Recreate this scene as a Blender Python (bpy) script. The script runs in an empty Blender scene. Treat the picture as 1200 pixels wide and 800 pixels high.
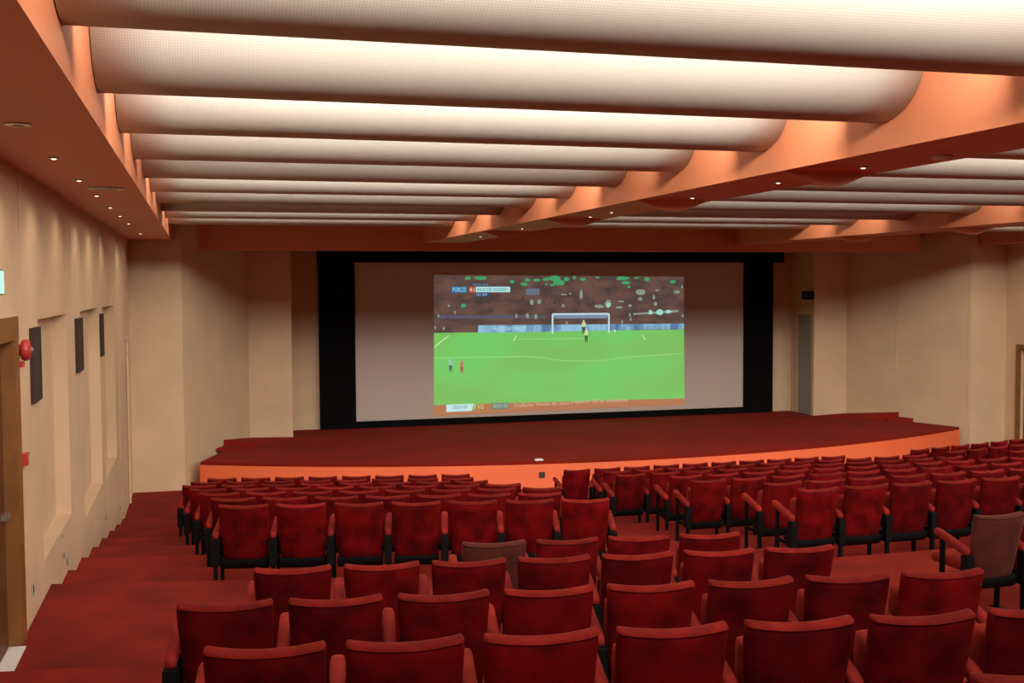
import bpy, bmesh, math, random
from mathutils import Vector
random.seed(7)
scene = bpy.context.scene
C = scene.collection

# ------------------------------------------------------------------ camera
F_PX, YAW, PITCH, ROLL = 1301.63, .2716, .0504, -.0055
EYE = Vector((0, 0, 4.14))            # the floor in front of the stage is z = 0
cy, sy, cp, sp = math.cos(YAW), math.sin(YAW), math.cos(PITCH), math.sin(PITCH)
FW = Vector((sy*cp, cy*cp, -sp)); R0 = Vector((cy, -sy, 0)); U0 = R0.cross(FW)
RT = math.cos(ROLL)*R0 + math.sin(ROLL)*U0
UP = -math.sin(ROLL)*R0 + math.cos(ROLL)*U0
cam = bpy.data.cameras.new('camera'); co = bpy.data.objects.new('camera', cam); C.objects.link(co)
cam.sensor_width = 36; cam.lens = F_PX/1200*36; cam.clip_start = .05; cam.clip_end = 200
from mathutils import Matrix
m = Matrix((RT, UP, -FW)).transposed().to_4x4(); m.translation = EYE
co.matrix_world = m
scene.camera = co

# ------------------------------------------------------------------ world, exposure
w = bpy.data.worlds.new('world'); scene.world = w; w.use_nodes = True
w.node_tree.nodes['Background'].inputs[0].default_value = (.9, .75, .6, 1)
w.node_tree.nodes['Background'].inputs[1].default_value = 0.0
vs = scene.view_settings
vs.view_transform = 'Standard'; vs.look = 'None'; vs.gamma = 1; vs.use_curve_mapping = False
vs.exposure = 0.46

# ------------------------------------------------------------------ layout (metres; h is height above the eye)
def Z(h): return h + EYE.z
XL = -1.418; S = 9.0
def mir(x): return 2*S - x
XR = mir(XL)
HS = .95                       # underside of soffits and beams
XIN, XB1, XB2 = -.571, 4.714, 5.633
YB = 23.5                      # wall left and right of the stage
YREAR = -3.5
HTOP = 2.15
STAGE_H = -3.58
BAF_Y = {n: 5.22 + 1.782*(n-1) for n in range(-2, 11)}      # lowest line of each ceiling baffle
BAF_H = 1.15
BAYS = [(XIN, XB1), (XB2, mir(XB2)), (mir(XB1), mir(XIN))]

# hidden fluorescent coves above the baffles: the lamps the room has
LAMP_W = 72.0
def cove_power(bay, n):
    k = 1.0
    if n == 7: k = .04
    if n == 4: k = .45
    if n == 6: k = .7
    if bay == 0: k *= {0: 1.02, 1: .85, 2: 1.12, 3: .85}.get(n, 1)
    if bay == 1 and n == 5: k *= .5
    return LAMP_W*k
for b, (x0, x1) in enumerate(BAYS):
    for n in range(-2, 10):
        ld = bpy.data.lights.new('cove_lamp', 'AREA'); ld.shape = 'RECTANGLE'
        ld.size = x1-x0-.3; ld.size_y = .16
        ld.energy = cove_power(b, n); ld.color = (1, .945, .865)
        lo = bpy.data.objects.new('cove_lamp', ld); C.objects.link(lo)
        lo.location = ((x0+x1)/2, BAF_Y[n]+.47, Z(1.55 if n >= 8 else 1.45))
        lo.rotation_euler = (math.radians(84), 0, 0)      # faces the next baffle, a little downwards

# ------------------------------------------------------------------ materials
def nodes(mat): return mat.node_tree.nodes, mat.node_tree.links
def mat(name, col, rough=.6, metal=0, noise=0, nscale=5, bump=0, bscale=80, sheen=0, sheencol=(1, 1, 1), rnd=0, spec=.5, col2=None, detail=4):
    m = bpy.data.materials.new(name); m.use_nodes = True
    N, L = nodes(m); p = N['Principled BSDF']
    p.inputs['Base Color'].default_value = (*col, 1); p.inputs['Roughness'].default_value = rough
    p.inputs['Metallic'].default_value = metal; p.inputs['Specular IOR Level'].default_value = spec
    if sheen:
        p.inputs['Sheen Weight'].default_value = sheen; p.inputs['Sheen Roughness'].default_value = .4
        p.inputs['Sheen Tint'].default_value = (*sheencol, 1)
    tc = N.new('ShaderNodeTexCoord')
    out = None
    if noise:
        t = N.new('ShaderNodeTexNoise'); t.inputs['Scale'].default_value = nscale; t.inputs['Detail'].default_value = detail
        if rnd:
            oi = N.new('ShaderNodeObjectInfo'); va = N.new('ShaderNodeVectorMath'); va.operation = 'ADD'
            mu = N.new('ShaderNodeMath'); mu.operation = 'MULTIPLY'; mu.inputs[1].default_value = 40
            L.new(oi.outputs['Random'], mu.inputs[0]); L.new(tc.outputs['Object'], va.inputs[0]); L.new(mu.outputs[0], va.inputs[1])
            L.new(va.outputs[0], t.inputs['Vector'])
        else:
            L.new(tc.outputs['Object'], t.inputs['Vector'])
        r = N.new('ShaderNodeValToRGB')
        c2 = col2 or tuple(c*(1-noise) for c in col)
        r.color_ramp.elements[0].position = .35; r.color_ramp.elements[1].position = .65
        r.color_ramp.elements[0].color = (*c2, 1); r.color_ramp.elements[1].color = (*col, 1)
        L.new(t.outputs['Fac'], r.inputs[0]); out = r.outputs[0]
        if rnd:
            mx = N.new('ShaderNodeMix'); mx.data_type = 'RGBA'; mx.blend_type = 'MULTIPLY'; mx.inputs[0].default_value = 1
            mr = N.new('ShaderNodeMapRange'); mr.inputs[3].default_value = 1-rnd; mr.inputs[4].default_value = 1+rnd*.3
            L.new(oi.outputs['Random'], mr.inputs[0])
            L.new(out, mx.inputs[6]); L.new(mr.outputs[0], mx.inputs[7]); out = mx.outputs[2]
        L.new(out, p.inputs['Base Color'])
    if bump:
        t2 = N.new('ShaderNodeTexNoise'); t2.inputs['Scale'].default_value = bscale; t2.inputs['Detail'].default_value = 3
        L.new(tc.outputs['Object'], t2.inputs['Vector'])
        bn = N.new('ShaderNodeBump'); bn.inputs['Strength'].default_value = bump; bn.inputs['Distance'].default_value = .01
        L.new(t2.outputs['Fac'], bn.inputs['Height']); L.new(bn.outputs[0], p.inputs['Normal'])
    return m
def emis(name, col, s=.727):
    m = bpy.data.materials.new(name); m.use_nodes = True
    N, L = nodes(m); p = N['Principled BSDF']
    p.inputs['Base Color'].default_value = (0.02, .02, .02, 1)
    p.inputs['Emission Color'].default_value = (*col, 1); p.inputs['Emission Strength'].default_value = s
    return m
def srgb(r, g, b):
    f = lambda c: (c/255/12.92 if c/255 <= .04045 else ((c/255+.055)/1.055)**2.4)
    return (f(r), f(g), f(b))

M = {}
M['orange'] = mat('orange_paint', (.66, .225, .10), .55, noise=.06, nscale=1.5)
M['beige'] = mat('beige_wall_cloth', (.625, .445, .275), .8, noise=.10, nscale=1.2, bump=.15, bscale=160)
M['carpet'] = mat('red_carpet', (.245, .015, .006), .95, noise=.38, nscale=1.6, bump=.6, bscale=220, detail=8, spec=.2)
M['stagecarpet'] = mat('stage_carpet', (.235, .010, .003), .95, noise=.2, nscale=1.0, bump=.4, bscale=200, spec=.2)
M['salmon'] = mat('salmon_paint', (.92, .175, .06), .6, noise=.08, nscale=.6)
M['ceilwhite'] = mat('cavity_white', (.8, .76, .7), .8, noise=.03)
M['black'] = mat('black_masking', (.004, .004, .004), .95, noise=.2, spec=.1)
M['screen'] = mat('screen_cloth', (.50, .42, .37), .85, noise=.03, nscale=.4)
M['velvet'] = mat('red_velvet', (.15, .0022, .0035), .8, noise=.6, nscale=6, sheen=.10, sheencol=(1, .06, .04), spec=.06, rnd=.35, bump=.25, bscale=150)
M['velvet_arm'] = mat('red_velvet_arm', (.27, .015, .010), .75, noise=.3, nscale=9, sheen=.15, sheencol=(1, .2, .12), spec=.15, rnd=.25)
M['velvet_toplight'] = mat('painted_light_velvet', (.205, .011, .0075), .8, noise=.4, nscale=12, sheen=.12, sheencol=(1, .3, .2), spec=.08, rnd=.3)  # paler velvet: lamp light on the back tops put into the colour
M['faded'] = mat('faded_velvet', (.085, .016, .010), .85, noise=.35, nscale=6, sheen=.15, sheencol=(1, .5, .4), spec=.15)
M['blackmetal'] = mat('black_metal', (.004, .0035, .0035), .6, noise=.2, spec=.12)
M['wood'] = mat('brown_door_wood', (.25, .095, .019), .5, noise=.3, nscale=3)
M['wooddark'] = mat('dark_door_wood', (.12, .040, .008), .5, noise=.3, nscale=3)
M['grille'] = mat('dark_brown_grille', (.045, .020, .014), .8, noise=.3, nscale=30)
M['redplastic'] = mat('red_plastic', (.45, .03, .03), .35, noise=.1)
M['plate'] = mat('cream_plastic', (.45, .36, .27), .5, noise=.1)
M['dark'] = mat('dark_socket', (.03, .025, .02), .6, noise=.1)
M['metal'] = mat('brushed_metal', (.55, .5, .45), .3, metal=.8, noise=.1, nscale=20)
M['white'] = mat('white_paint', (.75, .72, .68), .5, noise=.04)
M['paledoor'] = mat('pale_grey_door', (.30, .28, .23), .6, noise=.08)
M['lens'] = emis('downlight_lens', (1, .8, .55), 1.5)
M['tube'] = emis('lit_tube', (1, .9, .75), 4)

def baffle_mat():
    m = bpy.data.materials.new('cream_perforated_baffle'); m.use_nodes = True
    N, L = nodes(m); p = N['Principled BSDF']; p.inputs['Roughness'].default_value = .75
    uv = N.new('ShaderNodeUVMap'); uv.uv_map = 'UVMap'
    sep = N.new('ShaderNodeSeparateXYZ'); L.new(uv.outputs[0], sep.inputs[0])
    fs = []
    for o in (0, 1):
        a = N.new('ShaderNodeMath'); a.operation = 'MULTIPLY'; a.inputs[1].default_value = 2*math.pi/.0155
        s = N.new('ShaderNodeMath'); s.operation = 'SINE'
        L.new(sep.outputs[o], a.inputs[0]); L.new(a.outputs[0], s.inputs[0]); fs.append(s)
    mx = N.new('ShaderNodeMath'); mx.operation = 'MAXIMUM'; L.new(fs[0].outputs[0], mx.inputs[0]); L.new(fs[1].outputs[0], mx.inputs[1])
    mr = N.new('ShaderNodeMapRange'); mr.inputs[1].default_value = -.3; mr.inputs[2].default_value = .7
    L.new(mx.outputs[0], mr.inputs[0])
    mix = N.new('ShaderNodeMix'); mix.data_type = 'RGBA'
    mix.inputs[6].default_value = (.39, .345, .287, 1); mix.inputs[7].default_value = (.465, .427, .37, 1)
    L.new(mr.outputs[0], mix.inputs[0]); L.new(mix.outputs[2], p.inputs['Base Color'])
    bn = N.new('ShaderNodeBump'); bn.inputs['Strength'].default_value = .25; bn.inputs['Distance'].default_value = .003
    L.new(mr.outputs[0], bn.inputs['Height']); L.new(bn.outputs[0], p.inputs['Normal'])
    return m
M['baffle'] = baffle_mat()

# ------------------------------------------------------------------ mesh helpers
class MB:
    def __init__(s): s.v = []; s.f = []
    def add(s, vs, fs):
        o = len(s.v); s.v += [tuple(v) for v in vs]; s.f += [tuple(i+o for i in f) for f in fs]; return s
    def box(s, x0, x1, y0, y1, z0, z1):
        return s.add([(x0, y0, z0), (x1, y0, z0), (x1, y1, z0), (x0, y1, z0), (x0, y0, z1), (x1, y0, z1), (x1, y1, z1), (x0, y1, z1)],
                     [(3, 2, 1, 0), (4, 5, 6, 7), (0, 1, 5, 4), (1, 2, 6, 5), (2, 3, 7, 6), (3, 0, 4, 7)])
    def prism(s, poly, z0, z1):                       # poly counter-clockwise in plan
        n = len(poly)
        return s.add([(x, y, z0) for x, y in poly]+[(x, y, z1) for x, y in poly],
                     [tuple(range(n-1, -1, -1)), tuple(range(n, 2*n))]+[(i, (i+1) % n, n+(i+1) % n, n+i) for i in range(n)])
    def extrude_x(s, prof, x0, x1):                   # prof: (y,z) closed
        n = len(prof)
        return s.add([(x0, y, z) for y, z in prof]+[(x1, y, z) for y, z in prof],
                     [tuple(range(n)), tuple(range(2*n-1, n-1, -1))]+[(i, n+i, n+(i+1) % n, (i+1) % n) for i in range(n)])
    def quad(s, a, b, c, d): return s.add([a, b, c, d], [(0, 1, 2, 3)])
    def lathe(s, prof, n=20, axis='z', at=(0, 0, 0)):  # prof: (radius, along)
        vs = []
        for r, t in prof:
            for i in range(n):
                a = 2*math.pi*i/n; c, d = r*math.cos(a), r*math.sin(a)
                p = {'z': (c, d, t), 'x': (t, c, d), 'y': (c, t, d)}[axis]
                vs.append((p[0]+at[0], p[1]+at[1], p[2]+at[2]))
        k = len(prof)
        fs = [(j*n+i, j*n+(i+1) % n, (j+1)*n+(i+1) % n, (j+1)*n+i) for j in range(k-1) for i in range(n)]
        fs += [tuple(range(n-1, -1, -1)), tuple((k-1)*n+i for i in range(n))]
        return s.add(vs, fs)
    def mesh(s, name, material=None, smooth=False, bevel=0, angle=40):
        me = bpy.data.meshes.new(name); me.from_pydata(s.v, [], s.f); me.validate()
        bm = bmesh.new(); bm.from_mesh(me); bmesh.ops.recalc_face_normals(bm, faces=bm.faces)
        if bevel:
            es = [e for e in bm.edges if len(e.link_faces) == 2 and e.calc_face_angle() > math.radians(30)]
            bmesh.ops.bevel(bm, geom=es, offset=bevel, segments=2, affect='EDGES', profile=.5)
        bm.to_mesh(me); bm.free()
        if smooth:
            for p in me.polygons: p.use_smooth = True
            me.set_sharp_from_angle(angle=math.radians(angle))
        if material: me.materials.append(material)
        return me
    def build(s, name, material, parent=None, **k):
        return link(name, s.mesh(name, material, **k), parent)
def link(name, me, parent=None):
    o = bpy.data.objects.new(name, me); C.objects.link(o)
    if parent: o.parent = parent
    return o
def tag(o, label=None, cat=None, group=None, kind=None):
    if label: o['label'] = label
    if cat: o['category'] = cat
    if group: o['group'] = group
    if kind: o['kind'] = kind
    return o
def empty(name, loc, rz=0):
    o = bpy.data.objects.new(name, None); C.objects.link(o); o.empty_display_size = .1
    o.location = loc; o.rotation_euler = (0, 0, rz); return o
def struct(o): o['kind'] = 'structure'; return o
def ray(px): return FW + RT*((px[0]-600)/F_PX) - UP*((px[1]-400)/F_PX)
def onX(px, X): d = ray(px); return EYE + d*(X/d.x)
def onY(px, Y): d = ray(px); return EYE + d*(Y/d.y)
def onH(px, h): d = ray(px); return EYE + d*(h/d.z)
ORD = ['first', 'second', 'third', 'fourth', 'fifth', 'sixth', 'seventh', 'eighth', 'ninth', 'tenth', 'eleventh', 'twelfth', 'thirteenth']

# ------------------------------------------------------------------ floor: terraces that step down to the stage
TL, TU = math.tan(math.radians(12)), math.tan(math.radians(7.5))
def edge_low(i):
    a = lambda x: 10.80+1.327*i-(x-.1)*TL
    c = 9.89+1.313*i
    xj = .1+(10.80+1.327*i-c)/TL
    return [(XL, a(XL)), (xj, c), (mir(xj), c), (XR, a(XL))]
def edge_up(y0):
    a = lambda x: y0-x*TU
    return [(XL, a(XL)), (5.0, a(5.0)), (mir(5.0), a(5.0)), (XR, a(XL))]
ED = [[(XL, YREAR), (5.0, YREAR), (mir(5.0), YREAR), (XR, YREAR)]]
LV = [-1.63]
for y0, lv in ((.50, -1.80), (1.77, -1.97), (3.05, -2.135), (4.33, -2.306), (5.62, -2.478), (6.90, -2.637), (8.02, -2.783)):
    ED.append(edge_up(y0)); LV.append(lv)
TOPS = [-2.085-.1775*i for i in range(7)]
CH_H = .895
for i in range(7):
    ED.append(edge_low(i)); LV.append(TOPS[i]-CH_H)
ED.append(edge_low(7)); LV.append(-4.14)
for i in range(len(LV)):
    a = ED[i]
    b = ED[i+1] if i+1 < len(ED) else [(XL, 28.2), (5.0, 28.2), (mir(5.0), 28.2), (XR, 28.2)]
    poly = a + b[::-1]
    nm = 'floor' if i == len(LV)-1 else 'floor_terrace'
    struct(MB().prism(poly, -.3, Z(LV[i])).build(nm, M['carpet']))
def floor_h(x, y):
    h = LV[0]
    for i in range(1, len(ED)):
        pts = ED[i]
        for (xa, ya), (xb, yb) in zip(pts, pts[1:]):
            if xa <= x <= xb:
                if y >= ya+(yb-ya)*(x-xa)/(xb-xa): h = LV[i]
    return h

# ------------------------------------------------------------------ walls
ALC = [(10.68, 12.85, -2.46, -.28), (14.28, 16.75, -2.79, -.28), (17.30, 19.50, -2.82, -.29)]
DOOR = (8.17, 9.31, -2.783, -.30)
def holed_wall(name, x, into, y0, y1, h0, h1, holes, depth, m):
    ys = sorted({y0, y1, *[v for a in holes for v in a[:2]]}); hs = sorted({h0, h1, *[v for a in holes for v in a[2:]]})
    b = MB()
    for ya, yb in zip(ys, ys[1:]):
        for ha, hb in zip(hs, hs[1:]):
            if any(a[0] <= ya and yb <= a[1] and a[2] <= ha and hb <= a[3] for a in holes): continue
            b.quad((x, ya, Z(ha)), (x, yb, Z(ha)), (x, yb, Z(hb)), (x, ya, Z(hb)))
    xd = x+into*depth
    for ya, yb, ha, hb in holes:
        b.quad((xd, ya, Z(ha)), (xd, yb, Z(ha)), (xd, yb, Z(hb)), (xd, ya, Z(hb)))
        for p, q in (((ya, ha), (yb, ha)), ((yb, ha), (yb, hb)), ((yb, hb), (ya, hb)), ((ya, hb), (ya, ha))):
            b.quad((x, p[0], Z(p[1])), (x, q[0], Z(q[1])), (xd, q[0], Z(q[1])), (xd, p[0], Z(p[1])))
    # back skin gives the wall its thickness
    xo = x+into*.35
    b.quad((xo, y0, Z(h0)), (xo, y1, Z(h0)), (xo, y1, Z(h1)), (xo, y0, Z(h1)))
    bm_me = b.mesh(name, m)
    return struct(link(name, bm_me))
holed_wall('wall_left', XL, -1, YREAR, YB, -4.3, HTOP, ALC+[DOOR], .15, M['beige'])
DOOR_R = (21.9, 22.95, -4.14, -1.62)
holed_wall('wall_right', XR, 1, YREAR, YB, -4.3, HTOP, [DOOR_R], .15, M['beige'])
struct(MB().box(XL-.3, XR+.3, YREAR-.3, YREAR, 0, Z(HTOP)).build('wall_rear', M['beige']))
def poly_wall(name, pts, z0, z1, th=.15):
    b = MB()
    n = len(pts)
    off = []
    for i in range(n):                                  # thickness away from the hall
        a = Vector(pts[max(i-1, 0)]); c = Vector(pts[min(i+1, n-1)]); d = (c-a).normalized()
        off.append((pts[i][0]-d.y*th, pts[i][1]+d.x*th))
    b.prism(list(pts)+off[::-1], z0, z1)
    return struct(b.build(name, M['beige']))
BL = [(XL, YB), (-.40, YB), (1.03, 26.8), (2.03, 26.8)]
poly_wall('wall_back_left', BL, -.1, Z(HTOP))
poly_wall('wall_back_right', [(mir(x), y) for x, y in BL[::-1]], -.1, Z(HTOP))
YSC = 27.93
struct(MB().box(.9, mir(.9), YSC+.12, YSC+.3, 0, Z(HTOP)).build('wall_back', M['beige']))
# the returns between the stage opening and the recess
for k in (0, 1):
    x0, x1 = (1.85, 2.0) if k == 0 else (mir(2.0), mir(1.85))
    struct(MB().box(x0, x1, 26.97, YSC+.115, 0, Z(1.2)).build('wall_return', M['beige']))

# ------------------------------------------------------------------ ceiling, soffits, beams
struct(MB().box(XL-.3, XR+.3, YREAR-.3, 28.3, Z(HTOP), Z(HTOP)+.15).build('ceiling', M['ceilwhite']))
struct(MB().box(XL, XIN, YREAR, YB-.003, Z(HS), Z(HTOP)-.002).build('ceiling_soffit', M['orange']))
struct(MB().box(mir(XIN), XR, YREAR, YB-.003, Z(HS), Z(HTOP)-.002).build('ceiling_soffit', M['orange']))
for k, (x0, x1) in enumerate(((XB1, XB2), (mir(XB2), mir(XB1)))):
    o = struct(MB().box(x0, x1, YREAR, 24.35, Z(HS), Z(HTOP)-.002).build('ceiling_beam', M['orange']))
    n = 12; xs = [x0+(x1-x0)*i/n for i in range(n+1)]
    drop = [.125*math.sin(math.pi*min(1, max(0, i/n)))**1.6 for i in range(n+1)]
    for y in ((8.45, 11.7, 15.2, 18.9) if k == 0 else (9.4, 12.9, 16.4, 19.9)):
        b = MB(); v = []; f = []
        for i in range(n+1): v += [(xs[i], y, Z(HS)+.004), (xs[i], y, Z(HS)-drop[i]-.001), (xs[i], y+.75, Z(HS)+.003)]
        for i in range(n):
            a, c = 3*i, 3*i+3
            f += [(a, c, c+1, a+1), (a+1, c+1, c+2, a+2), (a, a+2, c+2, c)]
        b.add(v, f).build('drip_fin', M['orange'], o, smooth=True)
struct(MB().box(-.06, 17.5, 24.36, 24.75, Z(.785), Z(HTOP)-.002).build('trim_1', M['orange']))
struct(MB().box(-1.2, mir(-1.2), 24.75, YSC+.12, Z(1.12), Z(1.2)).build('ceiling_stage', M['beige']))

# baffles: hollow curved shells hanging between the beams, perforated cream skin
def baffle_profile():
    pr = []
    pr += [(-.47, .95), (-.47, .7), (-.465, .48)]
    for a in range(0, 91, 10):                         # near lower quarter
        t = math.radians(a); pr.append((-.03-.435*math.cos(t), .36-.36*math.sin(t)))
    for a in range(12, 91, 13):                        # tighter far side
        t = math.radians(a); pr.append((-.03+.43*math.sin(t)**.8, .42-.42*math.cos(t)**.8))
    pr += [(.40, .5), (.40, .95)]
    return pr
BP = baffle_profile()
bnames = ['bay beside the alcove wall', 'middle bay', 'bay far from the alcove wall']
for bay, (x0, x1) in enumerate(BAYS):
    for n in range(-2, 11):
        L = x1-x0-.012; me = bpy.data.meshes.new('ceiling_baffle')
        nx = 14; v = []; uvs = []; arc = [0]
        for (a, b), (c, d) in zip(BP, BP[1:]): arc.append(arc[-1]+math.hypot(c-a, d-b))
        for j, (y, h) in enumerate(BP):
            for i in range(nx+1): v.append((-L/2+L*i/nx, y, h)); uvs.append((L*i/nx, arc[j]))
        f = [(j*(nx+1)+i, j*(nx+1)+i+1, (j+1)*(nx+1)+i+1, (j+1)*(nx+1)+i) for j in range(len(BP)-1) for i in range(nx)]
        k0 = len(v); 
        f.append(tuple(j*(nx+1) for j in range(len(BP)))); f.append(tuple(j*(nx+1)+nx for j in range(len(BP)-1, -1, -1)))
        me.from_pydata(v, [], f); ul = me.uv_layers.new(name='UVMap')
        for lp in me.loops: ul.data[lp.index].uv = uvs[lp.vertex_index]
        for p in me.polygons: p.use_smooth = len(p.vertices) == 4
        me.materials.append(M['baffle'])
        root = empty('ceiling_baffle', ((x0+x1)/2, BAF_Y[n], Z(BAF_H)))
        link('shell', me, root)
        MB().box(-L/2+.15, L/2-.15, .41, .46, .40, .46).build('light_batten', M['white'], root)
        MB().box(-L/2+.0, L/2, .30, .36, .95, .996).build('hanger_rail', M['white'], root)
        tag(root, 'cream perforated curved ceiling baffle, %s from the stage, %s' % (ORD[10-n], bnames[bay]), 'ceiling baffle', 'ceiling baffles')

# ------------------------------------------------------------------ stage
st = empty('stage', (S, 21.4, 0)); tag(st, 'wide curved stage with salmon painted front and dark red carpet deck', 'stage')
YC, RS = 41.575, 20.216
def arc_y(x, r=RS): return YC-math.sqrt(r*r-(x-S)**2)
xs = [-.10+(mir(-.10)+.10)*i/64 for i in range(65)]
arc = [(x, arc_y(x)) for x in xs]
tr = lambda P: [(x-S, y-21.4) for x, y in P]
back = [(mir(1.05), 26.78), (mir(2.05), 26.78), (mir(2.05), 28.04), (2.05, 28.04), (2.05, 26.78), (1.05, 26.78)]
MB().prism(tr(arc+back), Z(STAGE_H)-.06, Z(STAGE_H)).build('deck', M['stagecarpet'], st)
b = MB(); arc2 = [(x, arc_y(x)+.05) for x in xs]
b.prism(tr([(x, y+.002) for x, y in arc]+arc2[::-1]), 0, Z(STAGE_H)-.061).build('front_panel', M['salmon'], st)
b = MB()
for sgn in (0, 1):
    g = (lambda x: x) if sgn == 0 else mir
    c1 = [(-.12, arc_y(-.10)+.03), (-.08, arc_y(-.08)+.05), (.95, 26.7), (.90, 26.7)]
    b.prism(tr([(g(x), y) for x, y in c1]), 0, Z(STAGE_H)-.061)
    b.build('side_panel', M['salmon'], st); b = MB()
    for nm, dz, P, fl in (('side_step', .075, [(.24, 24.9), (.90, 25.0), (.62, 25.75)], 0), ('side_ramp', .20, [(.40, 25.3), (1.28, 25.45), (2.0, 26.76), (1.06, 26.78)], 1)):
        z0 = Z(STAGE_H); Q = tr([(g(x), y) for x, y in P]); n = len(Q)
        tops = [dz, .004, dz] if not fl else [dz, .004, .004, .03]
        bb = MB().add([(x, y, z0-.002) for x, y in Q]+[(x, y, z0+t) for (x, y), t in zip(Q, tops)],
                      [tuple(range(n)), tuple(range(n, 2*n))]+[(i, (i+1) % n, n+(i+1) % n, n+i) for i in range(n)])
        bb.build(nm, M['stagecarpet'], st)
p = onY((637, 569), 21.4)
MB().box(p.x-S-.06, p.x-S+.06, arc_y(p.x)-21.4-.012, arc_y(p.x)-21.4+.01, .22, .34).build('socket_plate', M['dark'], st)
p = onH((634, 541), STAGE_H)
tag(MB().prism([(p.x-.09, arc_y(p.x)+.04), (p.x+.09, arc_y(p.x)+.04), (p.x+.07, arc_y(p.x)+.16), (p.x-.07, arc_y(p.x)+.16)], Z(STAGE_H), Z(STAGE_H)+.035).build('floor_box', M['white'], None, bevel=.008),
    'small white box lying on the front edge of the stage', 'box')

# ------------------------------------------------------------------ screen with the projected picture
sc = empty('cinema_screen', (S, YSC, Z(STAGE_H))); tag(sc, 'wide cinema screen in black masking showing a football match', 'screen')
zz = lambda h: h-STAGE_H
def sbox(nm, x0, x1, y0, y1, h0, h1, m): return MB().box(x0-S, x1-S, y0, y1, zz(h0), zz(h1)).build(nm, m, sc)
sbox('screen_cloth', 3.6, 14.52, .02, .04, -3.46, .66, M['screen'])
sbox('side_masking', 2.79, 3.685, -.03, .10, STAGE_H+.003, .60, M['black'])
sbox('side_masking', 14.45, 15.34, -.03, .10, STAGE_H+.003, .60, M['black'])
sbox('bottom_masking', 3.685, 14.45, -.03, .10, STAGE_H+.003, -3.41, M['black'])
sbox('top_masking', 2.77, 15.64, -.08, .11, .595, 1.0, M['black'])
pic = empty('projected_picture', (0, 0, 0)); pic.parent = sc
YP = .012
def pp(px, dy=0.0):
    q = onY(px, YSC+YP); return (q.x-S, YP-.001-dy, q.z-Z(STAGE_H))
def noise_emis(name, c0, c1, scale, p0=.4, p1=.6, s=.727, stretch=(1, 1, 1), detail=4):
    m = emis(name, c0, s); N, L = nodes(m); p = N['Principled BSDF']
    tc = N.new('ShaderNodeTexCoord'); mp = N.new('ShaderNodeMapping'); mp.inputs['Scale'].default_value = stretch
    t = N.new('ShaderNodeTexNoise'); t.inputs['Scale'].default_value = scale; t.inputs['Detail'].default_value = detail
    r = N.new('ShaderNodeValToRGB'); r.color_ramp.elements[0].position = p0; r.color_ramp.elements[1].position = p1
    r.color_ramp.elements[0].color = (*c0, 1); r.color_ramp.elements[1].color = (*c1, 1)
    L.new(tc.outputs['Object'], mp.inputs[0]); L.new(mp.outputs[0], t.inputs['Vector']); L.new(t.outputs['Fac'], r.inputs[0]); L.new(r.outputs[0], p.inputs['Emission Color'])
    return m
X0, X1 = 508.5, 801.5
def poly(nm, pts, m, dy): 
    return MB().add([pp(q, dy) for q in pts], [tuple(range(len(pts)))]).build(nm, m, pic)
def band(nm, a, b, c, d, m, dy): return poly(nm, [a, b, c, d], m, dy)
band('stand', (X0, 322), (X1, 324), (X1, 388), (X0, 391), noise_emis('crowd_light', srgb(78, 62, 58), srgb(104, 78, 68), 1.6, stretch=(1, 1, 2.2), detail=8), 0)
band('pitch', (X0, 390), (X1, 386), (802, 467), (X0, 475), noise_emis('grass_light', srgb(118, 186, 88), srgb(112, 200, 98), .35, stretch=(1, 1, 2.5), detail=1), .002)
band('ticker_bar', (X0, 474.5), (802, 466.5), (802, 474), (X0, 487), emis('ticker_light', srgb(176, 112, 72)), .003)
band('advert_board', (560, 381), (X1, 379), (X1, 385.5), (560, 390), noise_emis('board_light', srgb(84, 118, 158), srgb(140, 190, 214), 3.5, stretch=(1, 1, .3)), .003)
band('rail', (512, 369), (640, 369), (640, 373), (512, 373.5), emis('rail_light', srgb(88, 84, 100)), .0025)
band('rail', (742, 367), (795, 363), (795, 365.5), (742, 369), emis('rail_pale_light', srgb(140, 150, 130)), .0025)
gl = emis('crowd_green_light', srgb(64, 158, 100)); gp = emis('crowd_pale_light', srgb(134, 148, 130)); gb = emis('crowd_dark_light', srgb(66, 58, 60)); gt = emis('crowd_teal_light', srgb(150, 214, 196))
rng = random.Random(3)
def blob(b, x, y, w, h, dy):
    n = 7; a0 = rng.random()*6
    b.add([pp((x+w*math.cos(a0+6.283*i/n)*(.8+.4*rng.random())/2, y+h*math.sin(a0+6.283*i/n)*(.8+.4*rng.random())/2), dy) for i in range(n)], [tuple(range(n))])
b = MB()
for x, y, w, h in [(548, 326, 8, 4), (563, 325.5, 15, 4.5), (600, 330, 6, 4), (614, 333, 8, 4), (618, 328, 7, 4), (629, 328, 9, 4), (640, 327, 9, 4), (650, 326, 14, 7), (655, 331, 16, 7), (664, 327, 7, 5), (673, 325, 5, 4), (683, 327, 7, 3.5), (729, 326, 16, 4.5), (733, 331, 10, 4), (758, 327, 6, 5.5), (746, 325.5, 6, 2), (788, 330, 8, 4), (700, 325, 6, 2), (737, 336, 4, 3), (543, 358, 6, 5), (640, 333, 3, 3), (647, 334, 6, 3)]:
    b = MB(); blob(b, x, y, w, h, .004); b.build('crowd_banner', gl, pic)
b = MB()
for i in range(60):
    y = rng.uniform(329, 379); blob(b, rng.uniform(512, 797), y, rng.uniform(1.5, 5), rng.uniform(1.2, 3.5), .0035)
tag(b.build('crowd_speck', gb, pic), kind='stuff')
b = MB()
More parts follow.
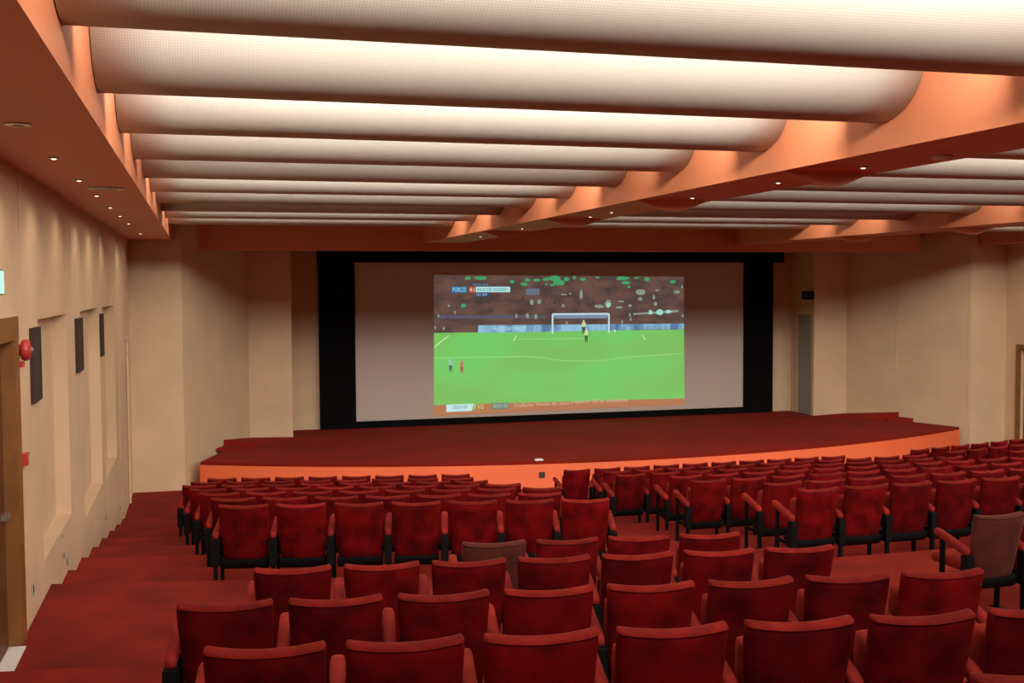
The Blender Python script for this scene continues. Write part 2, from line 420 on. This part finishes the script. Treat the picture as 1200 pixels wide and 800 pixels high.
for x, y, w, h in [(623, 354, 5, 6.5), (632, 353.5, 4.5, 6), (605, 370, 3, 5), (618, 370, 4, 6), (628, 371, 4, 6), (526, 358, 3, 3), (661, 345, 8, 2), (668, 344, 4, 2), (681, 345, 4, 12), (713, 356, 8, 9), (702, 359, 12, 4), (725, 360, 9, 3), (750, 342, 12, 7), (750, 350, 6, 4), (766, 348, 3, 6), (768, 356, 4, 6), (793, 342, 8, 4), (770, 340, 5, 2), (660, 358, 4, 4), (738, 358, 5, 3), (728, 353, 8, 2)]:
    b = MB(); blob(b, x, y, w, h, .0042); b.build('crowd_figure', gp, pic)
for x, y in [(514, 370), (520, 385), (510, 384), (533, 366), (738, 369), (729, 377), (739, 374), (664, 378), (800, 370), (799, 336)]:
    b = MB(); blob(b, x, y, 2.2, 4.5, .0042); b.build('crowd_figure', gp, pic)
b = MB()
for x, y, w, h in [(773, 366, 9, 7), (762, 366, 5, 6), (783, 365, 8, 4), (713, 357, 4, 6)]:
    b = MB(); blob(b, x, y, w, h, .0045); b.build('crowd_flag', gt, pic)
wl = emis('white_line_light', srgb(190, 228, 170)); wf = emis('faint_line_light', srgb(142, 214, 128)); gw = emis('goal_light', srgb(196, 220, 232))
def seg(nm, pts, wd, m, dy):
    b = MB()
    for (xa, ya), (xb, yb) in zip(pts, pts[1:]):
        l = math.hypot(xb-xa, yb-ya); nx, ny = -(yb-ya)/l*wd/2, (xb-xa)/l*wd/2
        b.add([pp(q, dy) for q in ((xa+nx, ya+ny), (xb+nx, yb+ny), (xb-nx, yb-ny), (xa-nx, ya-ny))], [(0, 1, 2, 3)])
    return b.build(nm, m, pic)
seg('corner_line', [(509, 406.5), (526, 393)], 1.2, wl, .004)
seg('box_line', [(602, 399), (605, 393.5)], 1.3, wl, .004); seg('box_line', [(752, 392), (756.5, 398)], 1.3, wl, .004)
seg('touch_line', [(509, 419), (600, 418), (618, 417.5), (634, 419)], 1.0, wf, .004)
seg('touch_line', [(634, 419), (660, 422.5), (700, 423), (740, 418), (801, 414)], .9, wf, .004)
seg('touch_line', [(605, 397.5), (690, 396.5)], .8, wf, .004)
seg('goal_frame', [(647.5, 391), (647.5, 368), (713.5, 367.5), (713.5, 389.5)], 1.9, gw, .005)
band('goal_net', (648, 368.5), (713, 368), (711, 373), (650, 373), emis('net_light', srgb(120, 140, 168)), .0045)
for nm, x, y, c1, c2, hh in (('player', 528, 428, (146, 190, 186), (70, 92, 96), 17), ('player', 541, 429.5, (180, 120, 84), (150, 84, 60), 17), ('player', 684, 383, (208, 210, 150), (52, 74, 50), 17), ('player', 687, 391, (206, 216, 160), (60, 84, 50), 13)):
    o = empty(nm, (0, 0, 0)); o.parent = pic
    def limb(nm2, pts, c):
        q = MB().add([pp(t, .006) for t in pts], [tuple(range(len(pts)))]).build('player', emis('player_light', srgb(*c)), pic); return q
    bpy.data.objects.remove(o)
    t = y-hh/2
    limb('torso', [(x-1.6, t+2.6), (x+1.6, t+2.6), (x+2.4, t+5), (x+1.7, t+8.5), (x-1.7, t+8.5), (x-2.4, t+5)], c1)
    limb('shorts', [(x-1.8, t+8.3), (x+1.8, t+8.3), (x+1.8, t+11), (x+1.5, t+16.5), (x+.6, t+16.5), (x, t+11.5), (x-.7, t+16.5), (x-1.5, t+16.5), (x-1.9, t+11)], c2)
    limb('head', [(x-.9, t+.6), (x, t), (x+.9, t+.6), (x+.9, t+2), (x, t+2.7), (x-.9, t+2)], c1)
blob_b = MB(); blob(blob_b, 720.5, 387.5, 2.6, 2.6, .006); blob_b.build('ball', gw, pic)
band('score_panel', (529, 335.5), (547, 335.5), (547, 343), (529, 343), emis('panel_blue_light', srgb(46, 104, 150)), .005)
band('score_panel', (549.5, 335.5), (556.5, 335.5), (556.5, 343), (549.5, 343), emis('panel_red_light', srgb(168, 70, 54)), .005)
band('score_panel', (557.5, 335.8), (597.8, 335.8), (597.8, 342.2), (557.5, 342.2), emis('panel_white_light', srgb(176, 226, 228)), .005)
band('score_panel', (552, 331.5), (574, 331.5), (574, 335.2), (552, 335.2), emis('panel_navy_light', srgb(44, 66, 88)), .005)
band('score_panel', (557.5, 342.6), (574, 342.6), (574, 347.8), (557.5, 347.8), emis('panel_navy_light', srgb(44, 70, 100)), .005)
band('score_panel', (616, 338), (632, 338), (632, 345.5), (616, 345.5), emis('panel_grey_light', srgb(100, 110, 128)), .004)
band('clock_panel', (523, 474), (555, 472.8), (553, 481.3), (523, 482.6), emis('panel_pale_light', srgb(190, 226, 226)), .005)
band('clock_panel', (576, 472), (595.5, 471.3), (595.5, 479), (576, 480), emis('panel_olive_light', srgb(110, 126, 104)), .005)
band('clock_panel', (555, 473.5), (558, 473), (557, 480), (554.5, 480.5), emis('panel_green_light', srgb(140, 200, 90)), .0055)
def text(s, px, py, pw, ph, col, rot=0.0, parent=pic):
    cu = bpy.data.curves.new('t', 'FONT'); cu.body = s; cu.align_x = 'LEFT'; cu.resolution_u = 2
    o = bpy.data.objects.new('t', cu); C.objects.link(o)
    dg = bpy.context.evaluated_depsgraph_get(); me = bpy.data.meshes.new_from_object(o.evaluated_get(dg))
    bpy.data.objects.remove(o); bpy.data.curves.remove(cu)
    x0 = min(v.co.x for v in me.vertices); x1 = max(v.co.x for v in me.vertices); y0 = min(v.co.y for v in me.vertices); y1 = max(v.co.y for v in me.vertices)
    for v in me.vertices:
        u = (v.co.x-x0)/(x1-x0); t = (v.co.y-y0)/(y1-y0)
        v.co = pp((px+u*pw, py-t*ph+u*pw*rot), .008)
    me.materials.append(emis('text_light', srgb(*col)))
    return link('lettering', me, parent)
text('PORCSS', 530.5, 341.8, 15.5, 5.2, (160, 222, 240))
text('4:1', 550.3, 341.8, 5.6, 5.2, (240, 226, 200))
text('BAUS DER ANDEREN', 559.5, 341.0, 35.5, 4.0, (60, 110, 116))
text('HEUTE 20:45', 554, 334.4, 18.5, 2.3, (150, 160, 170))
text('02:1 BW', 558.5, 346.6, 12.5, 3.2, (170, 190, 210))
text('00,01:00', 531, 479.6, 16.5, 4.6, (70, 120, 130), -.03)
text('00:01:06', 577.5, 478.0, 17, 4.8, (168, 192, 176), -.04)
text('VG', 559.5, 479.0, 7, 5.0, (200, 214, 130), -.03)
tx = 602.5
for wd_ in ('Dreifacher', 'Hinweis', 'Alm', 'Sezon', 'ausgeladen', 'nun', 'in', 'Schwerinitz'):
    pw_ = len(wd_)*2.32; text(wd_, tx, 476.8-(tx-602.5)*.048, pw_, 4.4, (214, 180, 150), -.048); tx += pw_+2.1
text('AUSGERECHNET', 578, 387.2, 38, 4.2, (176, 214, 226), -.01)

# ------------------------------------------------------------------ doors, alcove wall fittings
def wall_box(name, y0, y1, h0, h1, x0, x1, m, parent=None, bevel=0): return MB().box(x0, x1, y0, y1, Z(h0), Z(h1)).build(name, m, parent, bevel=bevel)
d1 = struct(empty('door_1', (XL, 9.0, Z(-2.783))))
def dpart(nm, y0, y1, h0, h1, xa, xb, m):
    o = wall_box(nm, y0, y1, h0, h1, xa, xb, m); o.parent = d1; o.matrix_parent_inverse = Matrix.Translation(d1.location).inverted(); return o
dpart('door_leaf', 8.19, 9.29, -2.775, -.32, XL-.14, XL-.08, M['wooddark'])
dpart('door_casing', 9.31, 9.46, -2.78, -.22, XL+.001, XL+.022, M['wood'])
dpart('door_casing', 8.02, 8.17, -2.78, -.22, XL+.001, XL+.022, M['wood'])
dpart('door_casing', 8.17, 9.31, -.30, -.22+.0, XL+.001, XL+.022, M['wood'])
dpart('door_jamb', 9.23, 9.308, -2.78, -.302, XL-.08, XL+.02, M['wood'])
dpart('door_head', 8.19, 9.23, -.40, -.302, XL-.08, XL+.02, M['wood'])
h = dpart('door_handle', 9.05, 9.19, -1.76, -1.72, XL-.08, XL-.03, M['metal'])
dpart('threshold_strip', 8.25, 9.2, -2.782, -2.772, XL-.07, XL+.05, M['white'])
d2 = struct(empty('door_2', (XR, 22.4, 0)))
for nm, y0, y1, h0, h1, xa, xb, m in (('door_leaf', 21.92, 22.93, -4.13, -1.64, XR+.08, XR+.14, M['wooddark']), ('door_casing', 22.95, 23.08, -4.13, -1.52, XR-.05, XR-.001, M['wood']), ('door_casing', 21.77, 21.9, -4.13, -1.52, XR-.05, XR-.001, M['wood']), ('door_casing', 21.9, 22.95, -1.62, -1.52, XR-.05, XR-.001, M['wood'])):
    o = wall_box(nm, y0, y1, h0, h1, xa, xb, m); o.parent = d2; o.matrix_parent_inverse = Matrix.Translation(d2.location).inverted()
# service door and small speaker on the return wall beside the screen
XD = mir(2.0)-.001
a, c = onX((936, 368), XD), onX((953, 368), XD)
y0_, y1_ = min(a.y, c.y), max(a.y, c.y); hd = (a.z+c.z)/2-Z(STAGE_H)
d3 = struct(empty('door_3', (XD, (y0_+y1_)/2, Z(STAGE_H))))
wd = (y1_-y0_)/2
MB().box(-.02, 0, -wd, wd, .003, hd).build('door_leaf', M['paledoor'], d3)
for q0, q1, r0, r1 in ((-wd-.05, -wd, .003, hd+.05), (wd, wd+.05, .003, hd+.05), (-wd, wd, hd, hd+.05)):
    MB().box(-.035, 0, q0, q1, r0, r1).build('door_casing', M['beige'], d3)
a, c = onX((942, 341), XD-.1), onX((951.5, 351), XD-.1)
sp_ = empty('wall_speaker', (XD, (a.y+c.y)/2, min(a.z, c.z))); tag(sp_, 'small black box loudspeaker high in the recess beside the screen', 'speaker')
w_ = abs(c.y-a.y)/2; h_ = abs(a.z-c.z)
MB().box(-.16, -.03, -w_, w_, 0, h_).build('cabinet', M['blackmetal'], sp_, bevel=.01)
MB().box(-.168, -.161, -w_+.02, w_-.02, .02, h_-.02).build('grille_cloth', M['dark'], sp_)
MB().box(-.03, -.001, -.03, .03, h_/2-.03, h_/2+.03).build('bracket', M['blackmetal'], sp_)
print('door3', y0_, y1_, hd, 'spk', w_, h_)

for i, (y0, y1, h0, h1) in enumerate(((10.14, 10.60, -.98, -.34), (13.62, 14.20, -.98, -.355), (16.80, 17.14, -.98, -.375))):
    g = empty('speaker_grille', (XL, (y0+y1)/2, Z(h0)))
    wd = (y1-y0)/2; hh = h1-h0
    MB().box(.001, .028, -wd, wd, 0, hh).build('cloth', M['grille'], g)
    for q0, q1, r0, r1 in ((-wd, wd, 0, .02), (-wd, wd, hh-.02, hh), (-wd, -wd+.02, .02, hh-.02), (wd-.02, wd, .02, hh-.02)):
        MB().box(.0285, .036, q0, q1, r0, r1).build('frame', M['grille'], g)
    tag(g, ['dark brown speaker grille beside the red alarm bell', 'dark brown speaker grille between the first and second wall alcoves from the wooden door', 'narrow dark brown speaker grille on the pier by the alcove farthest from the door'][i], 'speaker grille', 'speaker grilles on the alcove wall')

p = onX((30, 410), XL+.06); bell = empty('alarm_bell', (XL, p.y, p.z)); tag(bell, 'round red alarm bell beside the wooden door frame', 'alarm bell')
MB().lathe([(.05, .001), (.045, .03), (.075, .032), (.086, .045), (.086, .07), (.072, .09), (.035, .10)], 24, 'x').build('gong', M['redplastic'], bell, smooth=True)
MB().lathe([(.022, .101), (.022, .112), (.012, .118)], 12, 'x').build('cap', M['metal'], bell, smooth=True)
MB().box(.001, .045, -.045, .045, -.135, -.09).build('base', M['redplastic'], bell, bevel=.006)
p = onX((31.5, 537.5), XL+.03); cpt = empty('fire_call_point', (XL, p.y, p.z)); tag(cpt, 'small square red fire call point on the wall below the bell', 'call point')
MB().box(.001, .045, -.05, .05, -.05, .05).build('body', M['redplastic'], cpt, bevel=.006)
MB().box(.0455, .048, -.032, .032, -.03, .03).build('window', M['plate'], cpt)
ex = empty('exit_sign', (XL, 8.34, Z(-.05))); tag(ex, 'lit pale green exit sign box above the wooden door', 'exit sign')
MB().box(.001, .07, -.19, .19, 0, .185).build('housing', M['metal'], ex, bevel=.006)
MB().box(.0705, .074, -.175, .175, .012, .172).build('lit_panel', emis('exit_panel', srgb(170, 235, 205), 1.0), ex)
# low sockets along the alcove wall
for i, (px, w_, h_) in enumerate((((73.4, 651), .07, .10), ((77.6, 659), .07, .10), ((123, 606), .10, .14), ((140, 595), .12, .2), ((37.6, 690), .08, .12), ((72, 628), .05, .05))):
    p = onX(px, XL); s = empty('wall_socket', (XL, p.y, p.z))
    MB().box(.001, .012, -w_/2, w_/2, -h_/2, h_/2).build('plate', M['plate'], s, bevel=.003)
    MB().box(.0122, .016, -w_/4, w_/4, -h_/4, h_/4).build('outlet', M['dark'], s)
    tag(s, 'small cream socket plate low on the alcove wall, ' + ['upper of a pair', 'lower of a pair', 'under the middle alcove', 'under the alcove farthest from the door', 'just beside the wooden door frame', 'the smallest, beneath the first alcove sill'][i], 'wall socket', 'sockets on the alcove wall')
# conduit near the corner, seam strips on the walls
cd = empty('wall_conduit', (XL, 22.2, 0)); tag(cd, 'thin painted conduit on the alcove wall near the corner', 'conduit')
MB().lathe([(.022, .03), (.022, Z(-1.0))], 10, 'z', (.024, 0, 0)).build('pipe', M['beige'], cd, smooth=True)
for hz in (.9, 1.9, 2.9): MB().box(.001, .05, -.03, .03, hz, hz+.03).build('clip', M['plate'], cd)
MB().box(.001, .07, -.06, .06, Z(-1.0), Z(-.9)).build('junction_box', M['plate'], cd)
for i, y in enumerate((9.72, 13.3, 17.0, 20.3)):
    struct(MB().box(XL, XL+.006, y, y+.02, Z(-.2 if i < 3 else -3), Z(HS)-.001).build('trim_%d' % (i+2), M['beige']))
# faint panel joints and the hatch outline on the wall to the right of the stage
A = Vector((mir(1.03), 26.8)); B = Vector((mir(-.40), YB)); dirv = (B-A).normalized(); nrm = Vector((-abs(dirv.y), -dirv.x if dirv.x < 0 else -dirv.x))
for i, t in enumerate((.42, .98)):
    q = A+(B-A)*t; q2 = q+dirv*.03
    struct(MB().prism([(q.x, q.y), (q.x-.012, q.y-.006), (q2.x-.012, q2.y-.006), (q2.x, q2.y)], Z(-2.3 if i == 0 else STAGE_H), Z(.6)).build('trim_%d' % (i+6), M['beige']))

# ------------------------------------------------------------------ downlights and diffusers
def downlight(x, y, r, label, grp, lit=True):
    sd = bpy.data.lights.new('downlight_lamp', 'SPOT'); sd.energy = 9; sd.color = (1, .84, .62); sd.spot_size = math.radians(140); sd.spot_blend = .8; sd.shadow_soft_size = .04
    so = bpy.data.objects.new('downlight_lamp', sd); C.objects.link(so); so.location = (x, y, Z(HS)-.03)
    o = empty('downlight', (x, y, Z(HS)))
    MB().lathe([(r, -.001), (r, -.012), (r*.8, -.014), (r*.72, -.004), (r*.72, -.001)], 20).build('ring', M['metal'], o, smooth=True)
    MB().lathe([(r*.5, -.002), (r*.5, -.015), (r*.3, -.02)], 12).build('lens', M['lens'] if lit else M['dark'], o)
    tag(o, label, 'downlight', grp)
dn = 0
for px in ((65, 184), (92, 210), (112, 228), (128, 242), (139, 252), (150, 261), (165, 273)):
    p = onH(px, HS); dn += 1; downlight(-1.02, p.y, .038, 'small recessed downlight in the soffit above the alcove wall, %s from the door' % ORD[dn-1], 'soffit downlights')
dn = 7
for px in ((1011.6, 195), (912, 212.7), (811.5, 230.7), (716.7, 247.9), (691.8, 253), (612, 267), (563, 276.7)):
    p = onH(px, HS); dn -= 1; downlight(p.x, p.y, .038, 'small recessed downlight under the orange beam, %s from the stage' % ORD[dn], 'beam downlights')
p = onH((20, 145), HS); o = empty('ceiling_detector', (-1.01, p.y, Z(HS))); tag(o, 'single round detector in the soffit above the wooden door', 'detector')
MB().lathe([(.075, -.001), (.075, -.008), (.05, -.012)], 24).build('base', M['metal'], o, smooth=True); MB().lathe([(.03, -.0125), (.03, -.02), (.015, -.024)], 14).build('sensor', M['white'], o, smooth=True)
p = onH((122, 220.5), HS); o = empty('air_diffuser', (-.87, p.y, Z(HS))); tag(o, 'flat round air diffuser in the soffit along the alcove wall', 'air vent')
MB().lathe([(.17, -.001), (.175, -.008), (.15, -.014), (.13, -.006)], 32).build('outer_ring', M['metal'], o, smooth=True)
MB().lathe([(.10, -.007), (.11, -.013), (.05, -.018)], 28).build('centre_disc', M['plate'], o, smooth=True)
p = onH((1103, 182.5), HS); o = empty('air_diffuser', (p.x, p.y, Z(HS))); tag(o, 'small round cream air vent under the orange beam', 'air vent')
MB().lathe([(.085, -.001), (.09, -.014), (.07, -.018)], 24).build('outer_ring', M['white'], o, smooth=True)
MB().lathe([(.05, -.019), (.055, -.028), (.03, -.032)], 20).build('centre_disc', M['white'], o, smooth=True)

# ------------------------------------------------------------------ cinema seats
PIT = .55
def padded(wt, wb, h, th, nx, nz, sag, dip, e=6):
    """closed padded panel, x across, z up from 0, y front(+)/back(-); wider at the top, rounded rim"""
    v = []; f = []; n1 = nx+1; N = (nz+1)*n1
    def pt(i, j, grow=0.0):
        u = -1+2*i/nx; t = -1+2*j/nz
        us = math.copysign(1-(1-abs(u))**1.5, u); ts = math.copysign(1-(1-abs(t))**1.5, t)
        rc = 1-.030*(abs(us)**6)*(abs(ts)**6)
        k = (ts*rc+1)/2; wd = wb+(wt-wb)*k
        x = us*rc*(wd/2-.016+grow); z = .016-grow+k*(h-.032+2*grow)-dip*(1-us*us)*max(0, k)
        edge = max(0, 1-abs(us)**e)**(1/e)*max(0, 1-abs(ts)**e)**(1/e)
        return x, -sag*(1-us*us), z, edge
    for side in (-1, 1):
        for j in range(nz+1):
            for i in range(n1):
                x, y, z, ed = pt(i, j); v.append((x, y+side*th/2*(.80+.20*ed), z))
    for j in range(nz):
        for i in range(nx):
            a = j*n1+i
            f.append((a, a+1, a+n1+1, a+n1)); f.append((N+a, N+a+n1, N+a+n1+1, N+a+1))
    ring = [(i, 0) for i in range(n1)]+[(nx, j) for j in range(1, nz+1)]+[(i, nz) for i in range(nx-1, -1, -1)]+[(0, j) for j in range(nz-1, 0, -1)]
    m = len(ring); loops = [[j*n1+i for i, j in ring]]
    for g, yy in ((.011, -.62), (.016, -.3), (.016, .3), (.011, .62)):
        o = len(v)
        for i, j in ring:
            x, y, z, ed = pt(i, j, g); v.append((x, y+th/2*yy, z))
        loops.append(list(range(o, o+m)))
    loops.append([N+j*n1+i for i, j in ring])
    for A, B in zip(loops, loops[1:]):
        for i in range(m): f.append((A[(i+1) % m], A[i], B[i], B[(i+1) % m]))
    return v, f
def lean(v, z0, y0, ang):
    c, s = math.cos(ang), math.sin(ang)
    return [(x, y0+y*c-z*s, z0+y*s+z*c) for x, y, z in v]
def weld(me):
    bm = bmesh.new(); bm.from_mesh(me); bmesh.ops.remove_doubles(bm, verts=bm.verts, dist=.0004); bmesh.ops.recalc_face_normals(bm, faces=bm.faces); bm.to_mesh(me); bm.free(); return me
LEAN = math.radians(11)
v, f = padded(.485, .415, .555, .075, 12, 8, .028, .012)
back_me = weld(MB().add(lean(v, .352, .125, LEAN), f).mesh('backrest', M['velvet'], smooth=True, angle=70))
def top_light_mesh():  # strip added along each back top to carry the painted lamp light
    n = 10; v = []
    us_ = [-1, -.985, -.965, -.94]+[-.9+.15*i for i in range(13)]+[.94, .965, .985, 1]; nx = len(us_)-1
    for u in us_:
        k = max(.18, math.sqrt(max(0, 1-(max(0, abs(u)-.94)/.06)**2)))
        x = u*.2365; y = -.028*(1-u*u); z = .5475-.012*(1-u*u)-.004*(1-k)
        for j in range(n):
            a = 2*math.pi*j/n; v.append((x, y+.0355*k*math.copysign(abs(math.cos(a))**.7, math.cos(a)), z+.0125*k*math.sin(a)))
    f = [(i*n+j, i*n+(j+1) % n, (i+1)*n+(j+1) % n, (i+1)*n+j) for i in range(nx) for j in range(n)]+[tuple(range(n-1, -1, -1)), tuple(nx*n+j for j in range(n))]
    return MB().add(lean(v, .352, .125, LEAN), f).mesh('painted_top_light', M['velvet_toplight'], smooth=True, angle=60)
edge_me = top_light_mesh()
v, f = padded(.43, .40, .42, .10, 8, 8, .0, .0)
seat_up_me = weld(MB().add(lean(v, .36, .245, math.radians(8)), f).mesh('seat', M['velvet_arm'], smooth=True, angle=70))
seat_dn_me = weld(MB().add([(x, .19+z, .43+y) for x, y, z in v], f).mesh('seat', M['velvet_arm'], smooth=True, angle=70))
pan = [(.055, .36), (.05, .33), (.07, .285), (.12, .255), (.20, .25), (.28, .265), (.32, .30), (.33, .36)]
pan_me = MB().extrude_x(pan, -.215, .215).mesh('seat_pan', M['blackmetal'], smooth=True, angle=35)
def standard_mesh():
    b = MB()
    b.box(-.036, .036, .005, .085, .30, .565)          # hinge block behind the arm
    b.box(-.017, .017, .025, .07, .0, .30)             # rear leg
    b.box(-.016, .016, .345, .385, .0, .655)           # front post
    b.box(-.012, .012, .07, .345, .305, .345)          # rail between them
    return b.mesh('side_standard', M['blackmetal'], bevel=.004)
std_me = standard_mesh()
def arm_mesh():
    secs = []   # (y, z centre, half width, half height)
    for y, z, hw, hh in ((.035, .585, .012, .012), (.045, .592, .028, .028), (.10, .606, .033, .034), (.28, .648, .034, .034), (.40, .678, .034, .033), (.435, .682, .03, .03), (.452, .678, .016, .016)):
        secs.append([(hw*math.copysign(abs(math.cos(a))**.6, math.cos(a)), y, z+hh*math.copysign(abs(math.sin(a))**.6, math.sin(a))) for a in [2*math.pi*i/12 for i in range(12)]])
    b = MB(); v = sum(secs, []); n = 12
    b.add(v, [(j*n+i, j*n+(i+1) % n, (j+1)*n+(i+1) % n, (j+1)*n+i) for j in range(len(secs)-1) for i in range(n)]+[tuple(range(n-1, -1, -1)), tuple((len(secs)-1)*n+i for i in range(n))])
    return b.mesh('armrest', M['velvet_arm'], smooth=True, angle=60)
arm_me = arm_mesh()
foot_me = MB().box(-.035, .035, .01, .42, .0, .012).mesh('foot_plate', M['blackmetal'], bevel=.003)
def faded_copy(me): 
    c = me.copy(); c.materials.clear(); c.materials.append(M['faded']); return c
back_fd, edge_fd = faded_copy(back_me), faded_copy(edge_me)
# one seat with its parts; all others are copies that share the meshes
def seat_parts(root, end=False, faded=False, down=False, jitter=0.0):
    def add(nm, me, x=0, par=root):
        o = link(nm, me, par); o.location = (x, 0, 0); return o
    b = add('backrest', back_fd if faded else back_me)
    b.rotation_euler = (jitter*.25, 0, jitter)
    add('painted_top_light', edge_fd if faded else edge_me, 0, b)
    add('seat', seat_dn_me if down else seat_up_me); add('seat_pan', pan_me)
    for x in ((-PIT/2, PIT/2) if end else (-PIT/2,)):
        s = add('side_standard', std_me, x); add('foot_plate', foot_me, 0, s); add('armrest', arm_me, x)
seat_n = 0
def seat_row(x0, y0, rot, n, floor, labels, group, first_faded=(), down=()):
    global seat_n
    r = math.radians(rot)
    for j in range(n):
        s = .24+j*PIT
        root = empty('theatre_chair', (x0+s*math.cos(r), y0-s*math.sin(r), Z(floor)+.001), -r)
        seat_parts(root, j == n-1, j in first_faded, j in down, rng.uniform(-.02, .02))
        tag(root, labels(j), 'chair', group); seat_n += 1
def low_row(i): return ('front row' if i == 6 else ORD[6-i]+' row from the stage')
# block beside the alcove wall
LEFT = [(.10, 10.88, 7), (.04, 12.22, 7), (-.09, 13.57, 8), (-.22, 14.9, 8), (-.33, 16.23, 8), (-.23, 17.53, 8), (.02, 18.84, 8)]
for i, (x, y, n) in enumerate(LEFT):
    seat_row(x, y, 12, n, TOPS[i]-CH_H, lambda j, i=i: 'red velvet seat, %s from the alcove wall, %s' % (ORD[j], low_row(i)), 'seats in the block beside the alcove wall')
# middle block
MIDX = [5.78, 6.11, 5.82, 6.11, 5.82, 6.11, 5.88]
for i, x in enumerate(MIDX):
    seat_row(x, 9.97+1.313*i, 0, 11 if i < 6 else 10, TOPS[i]-CH_H, lambda j, i=i: 'red seat of the middle block, %s along, %s' % (ORD[j], low_row(i)), 'seats in the middle block before the stage')
# block on the far side
for i, x, n in ((6, 12.87, 8), (5, 12.60, 7), (4, 12.87, 5), (3, 12.60, 4)):
    y = 18.07+(x-12.87)*TL-1.327*(6-i)
    seat_row(x, y, -12, n, TOPS[i]-CH_H, lambda j, i=i: 'red seat of the far block, %s along, %s' % (ORD[j], low_row(i)), 'seats in the block far from the alcove wall')
# rear block above the cross aisle
UPR = [(2.31, 2.91, 2, -2.135), (-.03, 4.41, 7, -2.306), (-.16, 5.70, 8, -2.478), (.27, 6.95, 7, -2.637), (1.80, 7.86, 4, -2.783)]
for i, (x, y, n, fl) in enumerate(UPR):
    nm = ORD[4-i]+' row behind the cross aisle'
    def lab(j, i=i, nm=nm):
        if i == 4 and j == 0: return 'faded brownish red seat at the end of the short row behind the cross aisle'
        return 'red seat of the rear block, %s along, %s' % (ORD[j], nm)
    seat_row(x, y, 7.5, n, fl, lab, 'seats in the rear block', (0,) if i == 4 else ())
def labm(j): return 'faded brown seat with lowered red cushion beside the cross aisle' if j == 0 else 'red velvet seat %s the faded brown seat beside the cross aisle' % ('next to' if j == 1 else 'second from')
seat_row(6.0, 7.58, 0, 3, -2.783, labm, 'seats in the rear middle block', (0,), (0,))
print('seats', seat_n)
